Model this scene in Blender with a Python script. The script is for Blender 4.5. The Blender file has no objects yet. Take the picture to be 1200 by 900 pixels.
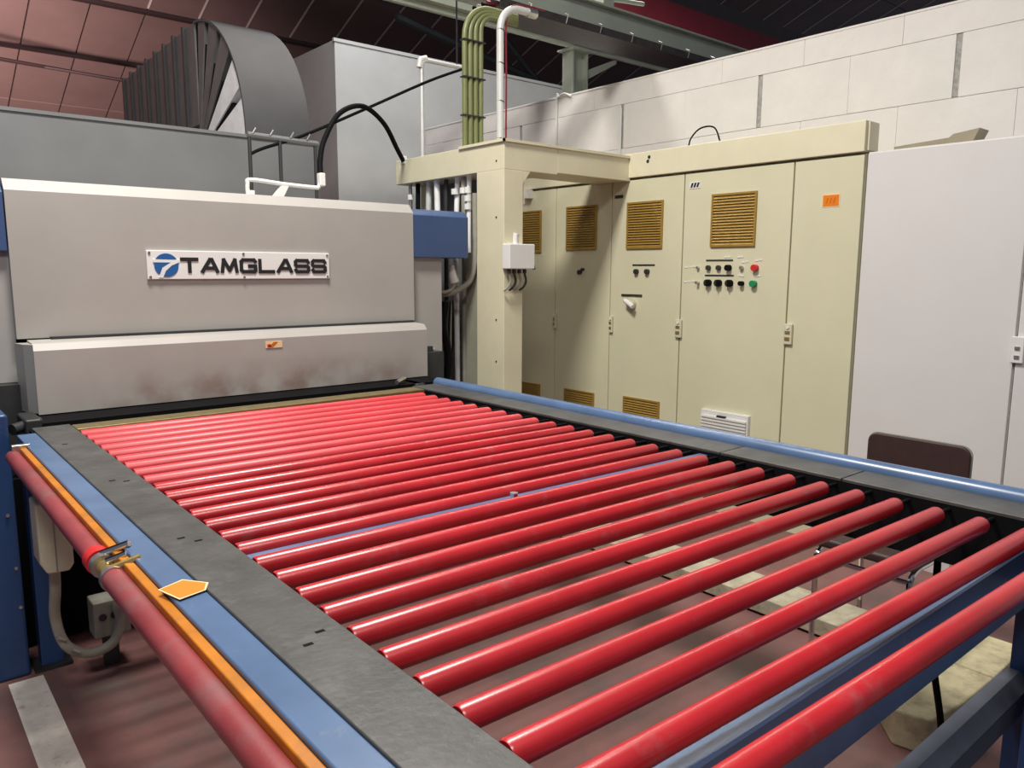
import bpy, math, random
from mathutils import Vector, Matrix
random.seed(7)
D = bpy.data
SC = bpy.context.scene
COL = SC.collection

# ------------------------------------------------------------------ camera
cam_d = D.cameras.new('camera')
cam = D.objects.new('camera', cam_d)
COL.objects.link(cam)
SC.camera = cam
cam_d.sensor_width = 36.0
cam_d.lens = 906.1 / 1200 * 36.0
cam_d.clip_start = 0.02
R = Matrix(((0.76606782, 0.09128214, -0.63624497),
            (-0.64274567, 0.11534318, -0.75734666),
            (0.00425429, 0.9891226, 0.1470319)))
# columns are the camera axes in the world: orthonormalise
cx = Vector((R[0][0], R[1][0], R[2][0])).normalized()
cz = Vector((R[0][2], R[1][2], R[2][2]))
cz = (cz - cx * cz.dot(cx)).normalized()
cy = cz.cross(cx)
m = Matrix((cx, cy, cz)).transposed().to_4x4()
m.translation = Vector((0, 0, 1.5))
cam.matrix_world = m

# ------------------------------------------------------------------ world, lights, exposure
w = D.worlds.new('world'); SC.world = w; w.use_nodes = True
w.node_tree.nodes['Background'].inputs[0].default_value = (0.72, 0.82, 1.0, 1)
w.node_tree.nodes['Background'].inputs[1].default_value = 0.12
SC.view_settings.view_transform = 'Standard'
SC.view_settings.look = 'None'
SC.view_settings.exposure = 0.28
SC.view_settings.gamma = 1.0
SC.view_settings.use_curve_mapping = False

def area(name, loc, size, power, color, target):
    l = D.lights.new(name, 'AREA'); l.shape = 'RECTANGLE'
    l.size, l.size_y = size; l.energy = power; l.color = color
    o = D.objects.new(name, l); COL.objects.link(o)
    o.location = loc
    d = Vector(target) - Vector(loc)
    o.rotation_euler = d.to_track_quat('-Z', 'Y').to_euler()
    return o
WARM = (1.0, 0.95, 0.88)
area('hall_and_fill_light', (-0.7, -0.6, 4.6), (1.0, 0.8), 78, WARM, (0.3, 0.8, 0.0))
area('hall_and_fill_light', (0.9, 2.55, 4.9), (0.9, 0.7), 205, WARM, (0.9, 2.56, 0.0))
area('hall_and_fill_light', (5.4, 5.1, 5.2), (6.6, 0.45), 135, WARM, (5.4, 5.0, 0.0))
area('hall_and_fill_light', (4.2, 6.9, 5.0), (1.6, 0.4), 25, (0.95, 0.97, 1.0), (4.6, 8.0, 2.5))
low = area('hall_and_fill_light', (-0.6, 9.0, 2.45), (1.6, 0.3), 360, (1.0, 0.70, 0.64), (-0.2, 13.2, 4.0))  # unseen warm lamp added to redden the left of the roof
low.data.spread = math.radians(105)

# ------------------------------------------------------------------ materials
def mat(name, col, rough=0.5, metal=0.0, var=0.10, scale=6.0, bump=0.0, bscale=120.0, dirt=None, spec=0.5, coat=0.0):
    m = D.materials.new(name); m.use_nodes = True
    nt = m.node_tree; N = nt.nodes; L = nt.links
    b = N['Principled BSDF']
    b.inputs['Roughness'].default_value = rough
    b.inputs['Metallic'].default_value = metal
    b.inputs['Specular IOR Level'].default_value = spec
    b.inputs['Coat Weight'].default_value = coat
    tc = N.new('ShaderNodeTexCoord')
    geo = N.new('ShaderNodeNewGeometry')
    no = N.new('ShaderNodeTexNoise'); no.inputs['Scale'].default_value = scale
    no.inputs['Detail'].default_value = 6; no.inputs['Roughness'].default_value = 0.6
    L.new(geo.outputs['Position'], no.inputs['Vector'])
    mr = N.new('ShaderNodeMapRange')
    mr.inputs['From Min'].default_value = 0.3; mr.inputs['From Max'].default_value = 0.7
    mr.inputs['To Min'].default_value = 1 - var; mr.inputs['To Max'].default_value = 1 + var
    L.new(no.outputs['Fac'], mr.inputs['Value'])
    mx = N.new('ShaderNodeVectorMath'); mx.operation = 'SCALE'
    mx.inputs[0].default_value = col
    L.new(mr.outputs['Result'], mx.inputs['Scale'])
    out = mx.outputs['Vector']
    if dirt:
        dc, ds, lo, hi = dirt
        n2 = N.new('ShaderNodeTexNoise'); n2.inputs['Scale'].default_value = ds; n2.inputs['Detail'].default_value = 8
        n2.inputs['Roughness'].default_value = 0.7
        L.new(geo.outputs['Position'], n2.inputs['Vector'])
        r2 = N.new('ShaderNodeMapRange'); r2.inputs['From Min'].default_value = lo; r2.inputs['From Max'].default_value = hi
        L.new(n2.outputs['Fac'], r2.inputs['Value'])
        mm = N.new('ShaderNodeMix'); mm.data_type = 'RGBA'
        L.new(r2.outputs['Result'], mm.inputs['Factor'])
        L.new(out, mm.inputs['A']); mm.inputs['B'].default_value = (*dc, 1)
        out = mm.outputs['Result']
    L.new(out, b.inputs['Base Color'])
    if bump:
        n3 = N.new('ShaderNodeTexNoise'); n3.inputs['Scale'].default_value = bscale; n3.inputs['Detail'].default_value = 4
        L.new(geo.outputs['Position'], n3.inputs['Vector'])
        bp = N.new('ShaderNodeBump'); bp.inputs['Strength'].default_value = bump; bp.inputs['Distance'].default_value = 0.004
        L.new(n3.outputs['Fac'], bp.inputs['Height']); L.new(bp.outputs['Normal'], b.inputs['Normal'])
    m['col'] = col
    return m

M = dict(
    roller=mat('red_rubber', (0.47, 0.020, 0.028), 0.29, 0, 0.16, 5, 0.04, 300, dirt=((0.42, 0.10, 0.11), 9, 0.56, 0.80), spec=0.6),
    roller_far=mat('red_rubber_pale', (0.64, 0.052, 0.066), 0.42, 0, 0.12, 5, 0.04, 300, spec=0.6),  # paler, rougher red for the far rollers
    pipe=mat('dusty_red_paint', (0.27, 0.045, 0.052), 0.42, 0, 0.25, 4, 0.1, 200, dirt=((0.22, 0.11, 0.11), 5, 0.5, 0.75)),
    steel=mat('bare_steel', (0.55, 0.54, 0.52), 0.3, 0.9, 0.1, 20),
    chrome=mat('chrome', (0.8, 0.8, 0.8), 0.12, 1.0, 0.02, 20),
    galv=mat('galvanised_sheet', (0.90, 0.90, 0.92), 0.45, 0.0, 0.12, 8),
    duct=mat('duct_grey', (0.15, 0.15, 0.155), 0.5, 0.3, 0.15, 8),
    ductskin=mat('duct_skin_grey', (0.07, 0.07, 0.074), 0.65, 0.0, 0.12, 4),
    stretch=mat('blue_grey_steel', (0.09, 0.105, 0.14), 0.45, 0, 0.2, 8),
    beigeshade=mat('shaded_beige', (0.30, 0.26, 0.18), 0.6, 0, 0.1, 8),  # beige darkened: the shadow on the trunking is put into the colour
    brass=mat('brass', (0.55, 0.40, 0.16), 0.35, 0.8, 0.2, 60),
    rail=mat('rail_blue_paint', (0.080, 0.142, 0.27), 0.30, 0, 0.14, 7, dirt=((0.22, 0.25, 0.32), 18, 0.62, 0.85), spec=0.6),
    navy=mat('navy_paint', (0.018, 0.055, 0.16), 0.35, 0, 0.10, 5, dirt=((0.04, 0.06, 0.11), 14, 0.62, 0.85)),
    blue=mat('panel_blue_paint', (0.042, 0.08, 0.19), 0.45, 0, 0.06, 4),
    belt=mat('black_rubber_strip', (0.060, 0.060, 0.058), 0.42, 0, 0.35, 9, 0.3, 60, dirt=((0.15, 0.145, 0.14), 12, 0.55, 0.9), spec=0.6),
    black=mat('black', (0.005, 0.005, 0.006), 0.7, 0, 0.2, 9, spec=0.1),
    dark=mat('dark_grey_metal', (0.035, 0.036, 0.038), 0.5, 0.2, 0.2, 9),
    orange_bar=mat('orange_paint', (0.50, 0.17, 0.008), 0.4, 0, 0.2, 8, dirt=((0.28, 0.11, 0.03), 10, 0.5, 0.8)),
    sticker=mat('orange_label_paper', (0.80, 0.20, 0.0), 0.6, 0, 0.03, 8),
    sticker_edge=mat('label_edge', (0.85, 0.62, 0.35), 0.6, 0, 0.03, 8),
    ink=mat('ink', (0.01, 0.01, 0.012), 0.6, 0, 0.03, 8),
    ink_brown=mat('faded_ink', (0.55, 0.16, 0.0), 0.6, 0, 0.03, 8),
    furn=mat('furnace_grey_paint', (0.385, 0.37, 0.345), 0.5, 0, 0.05, 3),
    furn_side=mat('furnace_grey_side', (0.37, 0.36, 0.34), 0.5, 0, 0.05, 3),
    greybox=mat('mid_grey_sheet', (0.16, 0.165, 0.17), 0.55, 0, 0.08, 3),
    bigbox=mat('pale_grey_sheet', (0.46, 0.465, 0.46), 0.6, 0, 0.08, 2),
    cab=mat('beige_enamel', (0.68, 0.66, 0.47), 0.42, 0, 0.03, 3),
    cab_hdr=mat('beige_enamel_header', (0.74, 0.70, 0.51), 0.45, 0, 0.04, 5, dirt=((0.42, 0.36, 0.22), 16, 0.66, 0.9)),
    portal=mat('beige_enamel_portal', (0.70, 0.66, 0.48), 0.45, 0, 0.05, 5, dirt=((0.42, 0.36, 0.22), 20, 0.66, 0.9)),
    greenish=mat('grey_green_panel', (0.30, 0.30, 0.23), 0.5, 0, 0.08, 6),
    whitecab=mat('white_enamel', (0.72, 0.71, 0.70), 0.4, 0, 0.02, 3),
    white=mat('white_plastic', (0.78, 0.78, 0.76), 0.4, 0, 0.03, 9),
    ivory=mat('ivory_plastic', (0.62, 0.61, 0.46), 0.45, 0, 0.08, 9),
    vent=mat('brass_louvre', (0.40, 0.25, 0.055), 0.4, 0.25, 0.10, 30),
    wallp=mat('white_wall_paint', (0.83, 0.80, 0.77), 0.75, 0, 0.04, 5, 0.4, 40),
    mortar=mat('painted_backing', (0.74, 0.72, 0.70), 0.9, 0, 0.25, 30, 0.5, 60),
    roof=mat('brown_roof_panel', (0.19, 0.135, 0.13), 0.7, 0, 0.15, 0.8),
    seam_dark=mat('dark_brown_steel', (0.10, 0.08, 0.08), 0.6, 0, 0.1, 3),
    seam=mat('pale_roof_backing', (0.60, 0.57, 0.55), 0.7, 0, 0.1, 3),
    purlin=mat('dark_purlin', (0.035, 0.02, 0.022), 0.6, 0, 0.1, 3),
    steelgreen=mat('pale_green_steel', (0.38, 0.42, 0.35), 0.5, 0, 0.08, 4),
    redsteel=mat('deep_red_steel', (0.20, 0.012, 0.025), 0.5, 0, 0.1, 4),
    greencable=mat('green_conduit', (0.17, 0.19, 0.075), 0.42, 0, 0.1, 10),
    whitepipe=mat('white_conduit', (0.62, 0.63, 0.62), 0.35, 0.1, 0.05, 10),
    tray=mat('tray_dark', (0.05, 0.04, 0.04), 0.5, 0.3, 0.3, 20),
    cord=mat('grey_hose', (0.30, 0.30, 0.25), 0.5, 0, 0.1, 20),
    floorline=mat('worn_white_line', (0.80, 0.74, 0.67), 0.7, 0, 0.15, 12, 0.3, 60, dirt=((0.34, 0.22, 0.20), 22, 0.56, 0.80)),
    kerb=mat('pale_kerb', (0.50, 0.46, 0.34), 0.8, 0, 0.2, 14, 0.5, 50, dirt=((0.25, 0.22, 0.14), 12, 0.5, 0.8)),
    kerbside=mat('kerb_stone', (0.60, 0.54, 0.34), 0.85, 0, 0.25, 12, 0.6, 40, dirt=((0.28, 0.24, 0.15), 9, 0.5, 0.75)),
    chair=mat('brown_vinyl', (0.045, 0.022, 0.020), 0.55, 0, 0.1, 20, 0.2, 200),
    red=mat('signal_red', (0.6, 0.02, 0.02), 0.35, 0, 0.03, 9),
    green=mat('signal_green', (0.01, 0.25, 0.09), 0.35, 0, 0.03, 9),
    logoblue=mat('logo_blue', (0.02, 0.11, 0.33), 0.4, 0, 0.03, 9),
    olive=mat('olive_brass_strip', (0.20, 0.16, 0.07), 0.45, 0.5, 0.2, 20),
)

def hood_material():
    m = mat('hood_grey_paint', (0.405, 0.385, 0.36), 0.5, 0, 0.05, 3)
    nt = m.node_tree; N = nt.nodes; L = nt.links
    b = N['Principled BSDF']; src = b.inputs['Base Color'].links[0].from_socket
    geo = N.new('ShaderNodeNewGeometry'); sp = N.new('ShaderNodeSeparateXYZ'); L.new(geo.outputs['Position'], sp.inputs[0])
    z = N.new('ShaderNodeMapRange'); z.inputs['From Min'].default_value = 1.08; z.inputs['From Max'].default_value = 0.93
    L.new(sp.outputs['Z'], z.inputs['Value'])
    x = N.new('ShaderNodeMapRange'); x.interpolation_type = 'SMOOTHSTEP'
    x.inputs['From Min'].default_value = 0.55; x.inputs['From Max'].default_value = 1.0; L.new(sp.outputs['X'], x.inputs['Value'])
    x2 = N.new('ShaderNodeMapRange'); x2.interpolation_type = 'SMOOTHSTEP'
    x2.inputs['From Min'].default_value = 2.55; x2.inputs['From Max'].default_value = 2.0; L.new(sp.outputs['X'], x2.inputs['Value'])
    no = N.new('ShaderNodeTexNoise'); no.inputs['Scale'].default_value = 7; no.inputs['Detail'].default_value = 8
    L.new(geo.outputs['Position'], no.inputs['Vector'])
    nr = N.new('ShaderNodeMapRange'); nr.inputs['From Min'].default_value = 0.36; nr.inputs['From Max'].default_value = 0.66
    L.new(no.outputs['Fac'], nr.inputs['Value'])
    def mul(a, c):
        k = N.new('ShaderNodeMath'); k.operation = 'MULTIPLY'; L.new(a, k.inputs[0])
        if isinstance(c, float): k.inputs[1].default_value = c
        else: L.new(c, k.inputs[1])
        return k.outputs[0]
    f = mul(mul(mul(z.outputs[0], x.outputs[0]), mul(x2.outputs[0], nr.outputs[0])), 0.75)
    mm = N.new('ShaderNodeMix'); mm.data_type = 'RGBA'
    L.new(f, mm.inputs['Factor']); L.new(src, mm.inputs['A']); mm.inputs['B'].default_value = (0.20, 0.11, 0.08, 1)
    L.new(mm.outputs['Result'], b.inputs['Base Color'])
    return m
M['hood'] = hood_material()

def floor_material():
    m = mat('maroon_painted_concrete', (0.225, 0.108, 0.10), 0.55, 0, 0.25, 2.2, 0.3, 50,
            dirt=((0.13, 0.10, 0.09), 1.9, 0.48, 0.66))
    return m
M['floor'] = floor_material()

# ------------------------------------------------------------------ mesh building
class MB:
    def __init__(s): s.v = []; s.f = []; s.sm = []
    def add(s, vs, fs, smooth=False):
        n = len(s.v); s.v += [tuple(p) for p in vs]
        s.f += [tuple(i + n for i in f) for f in fs]; s.sm += [smooth] * len(fs); return s
    def box(s, x0, x1, y0, y1, z0, z1):
        vs = [(x0,y0,z0),(x1,y0,z0),(x1,y1,z0),(x0,y1,z0),(x0,y0,z1),(x1,y0,z1),(x1,y1,z1),(x0,y1,z1)]
        return s.add(vs, [(0,3,2,1),(4,5,6,7),(0,1,5,4),(1,2,6,5),(2,3,7,6),(3,0,4,7)])
    def prism(s, poly, axis, a, b):
        """poly: 2D points; axis 'x' -> (y,z), 'y' -> (x,z), 'z' -> (x,y)"""
        def P(p, t): return {'x': (t, p[0], p[1]), 'y': (p[0], t, p[1]), 'z': (p[0], p[1], t)}[axis]
        n = len(poly); vs = [P(p, a) for p in poly] + [P(p, b) for p in poly]
        fs = [tuple(range(n)), tuple(range(2*n-1, n-1, -1))] + [(i, i+n, (i+1) % n + n, (i+1) % n) for i in range(n)]
        return s.add(vs, fs)
    def tube(s, pts, r, n=12, caps=True):
        pts = [Vector(p) for p in pts]; vs = []; fs = []
        prev = None
        for i, p in enumerate(pts):
            if i == 0: d = pts[1] - pts[0]
            elif i == len(pts)-1: d = pts[-1] - pts[-2]
            else: d = (pts[i+1]-p).normalized() + (p-pts[i-1]).normalized()
            d.normalize()
            if prev is None:
                u = d.orthogonal().normalized()
            else:
                u = prev - d * prev.dot(d)
                u = u.normalized() if u.length > 1e-6 else d.orthogonal().normalized()
            prev = u; v = d.cross(u)
            rr = r[i] if isinstance(r, (list, tuple)) else r
            for k in range(n):
                a = 2*math.pi*k/n; vs.append(p + (u*math.cos(a) + v*math.sin(a))*rr)
        m_ = len(pts)
        for i in range(m_-1):
            for k in range(n):
                fs.append((i*n+k, i*n+(k+1) % n, (i+1)*n+(k+1) % n, (i+1)*n+k))
        s.add(vs, fs, True)
        if caps:
            base = len(s.v) - len(vs)
            s.f.append(tuple(base+k for k in range(n-1, -1, -1))); s.sm.append(False)
            s.f.append(tuple(base+(m_-1)*n+k for k in range(n))); s.sm.append(False)
        return s
    def build(s, name, mt, parent=None, bevel=0, loc=None):
        me = D.meshes.new(name)
        vs = s.v
        o = D.objects.new(name, me)
        if parent is not None:
            off = Vector(parent.get('origin', (0, 0, 0)))
        else:
            # origin at the base of the mesh
            xs = [p[0] for p in vs]; ys = [p[1] for p in vs]; zs = [p[2] for p in vs]
            off = Vector(((min(xs)+max(xs))/2, (min(ys)+max(ys))/2, min(zs)))
            o.location = off
            o['origin'] = tuple(off)
        if parent is not None: o['origin'] = tuple(off)
        me.from_pydata([tuple(Vector(p)-off) for p in vs], [], s.f)
        me.polygons.foreach_set('use_smooth', s.sm)
        me.update()
        if any(s.sm): me.set_sharp_from_angle(angle=math.radians(40))
        me.materials.append(M[mt] if isinstance(mt, str) else mt)
        COL.objects.link(o)
        if parent is not None: o.parent = parent
        if bevel:
            b = o.modifiers.new('bevel', 'BEVEL'); b.width = bevel; b.segments = 3; b.limit_method = 'ANGLE'
            b.angle_limit = math.radians(40)
            me.polygons.foreach_set('use_smooth', [True]*len(me.polygons))
            b.harden_normals = True
        return o

def box(name, mt, b, parent=None, bevel=0):
    return MB().box(*b).build(name, mt, parent, bevel)
def tube(name, mt, pts, r, parent=None, n=12):
    return MB().tube(pts, r, n).build(name, mt, parent)
def thing(name, label, cat, loc, group=None):
    o = D.objects.new(name, None); COL.objects.link(o); o.location = loc
    o.empty_display_size = 0.1
    o['origin'] = tuple(loc); o['label'] = label; o['category'] = cat
    if group: o['group'] = group
    return o
def tag(o, label, cat, group=None):
    o['label'] = label; o['category'] = cat
    if group: o['group'] = group
    return o
def struct(o): o['kind'] = 'structure'; return o
def arc(c, r, a0, a1, n, plane='xz', const=0):
    out = []
    for i in range(n+1):
        a = math.radians(a0 + (a1-a0)*i/n)
        p, q = c[0] + r*math.cos(a), c[1] + r*math.sin(a)
        out.append({'xz': (p, const, q), 'yz': (const, p, q), 'xy': (p, q, const)}[plane])
    return out
def smooth_path(pts, k=8):
    pts = [Vector(p) for p in pts]; out = []
    P = [pts[0]*2-pts[1]] + pts + [pts[-1]*2-pts[-2]]
    for i in range(1, len(P)-2):
        for j in range(k):
            t = j/k
            out.append(0.5*((2*P[i]) + (P[i+1]-P[i-1])*t + (2*P[i-1]-5*P[i]+4*P[i+1]-P[i+2])*t*t + (-P[i-1]+3*P[i]-3*P[i+1]+P[i+2])*t**3))
    out.append(pts[-1]); return out

# ------------------------------------------------------------------ setting
fl = struct(box('floor', 'floor', (-6, 20, -4, 17, -0.2, 0)))
box('painted_line', 'floorline', (0.285, 0.395, 1.2, 3.17, 0.0, 0.002), fl)

# right wall: painted blocks over a backing wall
wr = struct(box('wall_right', 'mortar', (4.915, 5.15, -1.5, 7.32, 0, 2.98)))
z_edges = [(0.0, 0.73), (0.73, 1.08), (1.08, 1.43), (1.43, 1.78), (1.78, 2.13), (2.13, 2.48), (2.48, 2.83), (2.83, 3.0)]
bw = 0.635
greyj = mat('rough_grey_joint', (0.40, 0.39, 0.37), 0.9, 0, 0.3, 40, 0.8, 60)
joints_wide = {1.91, 3.18, 4.45, 5.72}
protos = {}
for ci, (z0, z1) in enumerate(z_edges):
    if z1 <= 0.5: continue
    y = -1.27 + 0.0
    ys = []
    off = 0.0 if ci % 2 == 0 else bw/2
    start = 1.91 - bw*5 + (0 if ci == 6 else (bw*0.5 if ci == 7 else off))
    k = 0
    while start + k*bw < 7.3:
        a = start + k*bw; b = min(a + bw, 7.32)
        wide_a = ci == 6 and any(abs(a-j) < 0.02 for j in joints_wide)
        wide_b = ci == 6 and any(abs(b-j) < 0.02 for j in joints_wide)
        ga = 0.017 if wide_a else 0.0008; gb = 0.017 if wide_b else 0.0008
        dx = random.uniform(-0.0012, 0.0012)
        MB().box(4.90+dx, 4.92, a+ga, b-gb, z0+0.0012, z1-0.0012).build('block', 'wallp', wr, 0.0015)
        k += 1
for yj in sorted(joints_wide): box('open_joint', greyj, (4.908, 4.916, yj-0.0165, yj+0.0165, 2.485, 2.828), wr)
cap = box('wall_cap', 'wallp', (4.895, 5.16, -1.5, 7.33, 2.995, 3.01), wr, 0.003)

# sloping roof of panels
def roof_z(y, z0=10.5, s=0.40): return z0 - s*y
ce = D.objects.new('ceiling', None); COL.objects.link(ce); ce['kind'] = 'structure'; ce['origin'] = (0, 0, 0)
def slab(x0, x1, y0, y1, dz, th):
    return MB().add([(x0,y0,roof_z(y0)+dz),(x1,y0,roof_z(y0)+dz),(x1,y1,roof_z(y1)+dz),(x0,y1,roof_z(y1)+dz),
                     (x0,y0,roof_z(y0)+dz+th),(x1,y0,roof_z(y0)+dz+th),(x1,y1,roof_z(y1)+dz+th),(x0,y1,roof_z(y1)+dz+th)],
                    [(0,3,2,1),(4,5,6,7),(0,1,5,4),(1,2,6,5),(2,3,7,6),(3,0,4,7)])
slab(-8, 26, -3, 17, 0.06, 0.05).build('roof_backing', 'seam', ce)
rows = [-2.5, 1.5, 5.0, 8.3, 10.2, 11.6, 12.9, 14.3, 15.6, 17.0]
pw = 0.745
for i in range(-8, 32):
    x0 = 0.72 + i*pw
    for j in range(len(rows)-1):
        g_ = 0.0 if rows[j] < 12.5 else 0.012
        slab(x0+g_, x0+pw-g_, rows[j]+0.01, rows[j+1]-0.01, 0.0, 0.04).build('roof_panel', 'roof', ce)
for i in range(-8, 32):
    x0 = 0.72 + i*pw
    slab(x0-0.014, x0+0.014, -2.5, 12.9, -0.012, 0.02).build('seam_strip', 'seam', ce)
for yy in (11.55, 12.95, 14.2):
    slab(-8, 26, yy-0.025, yy+0.025, -0.06, 0.05).build('purlin', 'purlin', ce)
struct(box('wall_back', 'roof', (-8, 26, 17.0, 17.2, 0, 3.9)))
# wind braces hung under the roof at the left
for a, b in (((-1.5, 12.9, 4.75), (3.4, 10.4, 4.9)), ((-1.5, 12.2, 4.25), (4.5, 13.6, 4.35)), ((-1.0, 13.6, 4.5), (4.2, 12.8, 4.2))):
    tube('wind_brace', 'purlin', [a, b], 0.022, ce, 6)

# ------------------------------------------------------------------ roof steelwork
g = thing('steel_girder', 'large pale green steel girder crossing above the white block wall', 'girder', (7, 4.6, 3.39))
mb = MB(); mb.box(1.2, 12, 4.56, 4.72, 3.395, 3.42); mb.box(1.2, 12, 4.62, 4.66, 3.42, 3.60); mb.box(1.2, 12, 4.56, 4.72, 3.58, 3.605)
box('web', 'steelgreen', (3.35, 12, 4.60, 4.70, 3.40, 3.585), g)
box('lower_flange', 'steelgreen', (3.35, 12, 4.57, 4.74, 3.39, 3.405), g)
box('upper_flange', 'steelgreen', (3.35, 12, 4.55, 4.76, 3.585, 3.60), g)
r = thing('steel_rail', 'thin pale green steel rail carried by the column behind the wall', 'rail', (7, 5.35, 3.55))
box('flange', 'steelgreen', (2.0, 12, 5.27, 5.43, 3.55, 3.60), r)
box('web', 'steelgreen', (2.0, 12, 5.33, 5.37, 3.50, 3.55), r)
c = thing('steel_column', 'pale green steel column standing behind the white block wall', 'column', (5.29, 5.42, 0))
box('flange', 'steelgreen', (5.19, 5.205, 5.33, 5.47, 0, 3.5), c)
box('flange', 'steelgreen', (5.37, 5.385, 5.33, 5.47, 0, 3.5), c)
box('web', 'steelgreen', (5.205, 5.37, 5.39, 5.41, 0, 3.5), c)
box('cap_plate', 'steelgreen', (5.15, 5.43, 5.29, 5.5, 3.485, 3.5), c)
MB().prism([(5.39, 3.25), (5.80, 3.46), (5.80, 3.5), (5.39, 3.33)], 'y', 5.36, 5.42).build('knee_brace', 'steelgreen', c)
rb = box('red_beam', 'redsteel', (6.0, 16, 7.0, 7.2, 4.72, 5.02))
tag(rb, 'deep red steel beam high under the dark roof', 'beam')
tag(box('dark_roof_beam', 'seam_dark', (6.0, 18, 8.0, 8.2, 5.27, 5.75)), 'dark grey brown beam beside the deep red beam under the roof', 'beam')
tr = thing('roof_truss', 'dark crossed steel braces in the shadow under the roof', 'truss', (7, 9.0, 3.0))
box('chord', 'dark', (3.0, 16, 8.95, 9.05, 5.2, 5.32), tr)
for a, b in (((5.6, 9, 4.7), (9.6, 9, 4.0)), ((6.8, 9, 5.2), (8.9, 9, 3.6)), ((9.2, 9, 5.3), (8.6, 9, 3.6))):
    tube('brace', 'dark', [a, b], 0.05, tr, 6)
# hangers from the girder: short pipe clip above
hg = thing('curved_bracket', 'curved pale steel bracket clamped on top of the girder', 'bracket', (4.9, 4.65, 3.6))
tube('arm', 'steelgreen', smooth_path([(4.85, 4.65, 3.60), (4.88, 4.65, 3.66), (5.0, 4.65, 3.70), (5.35, 4.65, 3.74)]), 0.018, hg)
box('clamp', 'steelgreen', (4.78, 4.90, 4.57, 4.73, 3.60, 3.70), hg)

# ------------------------------------------------------------------ grey housing behind the furnace, duct, plenum
lb = thing('grey_duct_housing', 'long dark grey sheet metal housing behind the furnace', 'housing', (0, 5.5, 0))
box('body', 'greybox', (-2.0, 2.325, 4.70, 7.9, 0, 2.285), lb, 0.006)
box('top_edge', 'greybox', (-2.0, 2.33, 4.69, 4.72, 2.272, 2.29), lb)

DARKDUCT = 1
dt = thing('ventilation_duct', 'ribbed grey sheet metal duct elbow on top of the grey housing', 'duct', (2.12, 6.0, 2.285))
CY, CZ = 5.70, 2.285
RO = 0.87
def gore(a0, a1, ri0, inset, ro=RO):
    # one gore of the elbow in the YZ plane
    A0, A1 = math.radians(a0), math.radians(a1)
    pts = [(CY + ri0*math.cos(A0), CZ + ri0*math.sin(A0)), (CY + ro*math.cos(A0), CZ + ro*math.sin(A0)),
           (CY + ro*math.cos(A1), CZ + ro*math.sin(A1)), (CY + ri0*math.cos(A1), CZ + ri0*math.sin(A1))]
    return MB().prism(pts, 'x', 1.92+inset, 2.33-inset)
angs = [180, 160, 141, 124, 108, 94]
for i in range(5):
    gore(angs[i]-(2.6 if i else 0), angs[i+1]+2.6, 0.10, 0.0).build('elbow_gore', 'galv' if i < 2 else 'duct', dt)
gore(180, 92, 0.09, 0.010, RO-0.005).build('elbow_seam', 'black', dt)
ob_ = MB(); na = 24
for i in range(na+1):
    a = math.radians(180 - 88*i/na)
    y, z = CY + (RO+0.006)*math.cos(a), CZ + (RO+0.006)*math.sin(a)
    ob_.v += [(1.912, y, z), (2.338, y, z), (1.912, y+0.016*-math.cos(a), z-0.016*math.sin(a)), (2.338, y+0.016*-math.cos(a), z-0.016*math.sin(a))]
for i in range(na):
    a = 4*i; b = a+4
    ob_.f += [(a, b, b+1, a+1), (a+2, a+3, b+3, b+2), (a, a+2, b+2, b), (a+1, b+1, b+3, a+3)]; ob_.sm += [True]*4
ob_.build('outer_sheet', 'ductskin', dt)
yy = CY + 0.05
for k in range(8):
    y0 = CY - 0.03 + k*0.23
    zt = CZ + RO - 0.008*k
    box('duct_section', 'duct', (1.92, 2.33, y0+0.012, y0+0.205, CZ+0.20, zt), dt)
    box('flange', 'dark', (1.905, 2.345, y0+0.205, y0+0.242, CZ+0.185, zt+0.015), dt)

pb = thing('pale_plenum_box', 'tall pale grey sheet metal plenum box beyond the beige portal', 'box', (6.5, 9, 0))
box('body', 'bigbox', (4.19, 9.5, 8.0, 10.2, 0, 3.95), pb, 0.004)
box('edge_trim', 'bigbox', (4.175, 9.5, 7.985, 8.02, 3.93, 3.965), pb)

# ------------------------------------------------------------------ furnace
fu = thing('tempering_furnace', 'grey and blue glass tempering furnace with the maker nameplate', 'machine', (1.45, 4.1, 0))
prof = [(3.75, 1.205), (3.75, 1.808), (3.79, 1.856), (3.83, 1.858), (4.6, 1.858), (4.6, 1.205)]
MB().prism([(y, z) for y, z in prof], 'x', 0.482, 2.42).build('upper_front_panel', 'furn', fu)
box('panel_underside', 'dark', (0.60, 2.40, 3.72, 3.80, 1.19, 1.21), fu)
# lower hood with a rounded top edge
hp = [(3.60, 0.905), (3.60, 1.165), (3.625, 1.192), (3.64, 1.195), (3.74, 1.20), (3.74, 0.905)]
MB().prism(hp, 'x', 0.515, 2.405).build('hood', 'hood', fu)
MB().prism([(0.515, 3.605), (0.515, 3.74), (0.470, 3.74), (0.487, 3.65)], 'z', 0.91, 1.19).build('hood_end', 'furn_side', fu)
box('side_panel', 'furn_side', (2.30, 2.64, 3.79, 4.55, 0.845, 1.575), fu, 0.004)
box('side_panel', 'furn_side', (-0.9, 0.485, 3.79, 4.55, 1.02, 1.575), fu, 0.004)
bp = [(3.755, 1.563), (3.755, 1.80), (3.80, 1.835), (4.55, 1.84), (4.55, 1.563)]
MB().prism(bp, 'x', 2.424, 2.81).build('blue_cover', 'blue', fu, 0.004)
MB().prism(bp, 'x', -0.9, 0.478).build('blue_cover', 'blue', fu, 0.004)
box('lower_body', 'dark', (-0.9, 2.60, 3.72, 4.55, 0.05, 1.02), fu)
box('shade_panel', 'black', (0.37, 2.60, 3.44, 3.71, 0.02, 0.69), fu)  # black panel added for the darkness under the furnace
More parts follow.
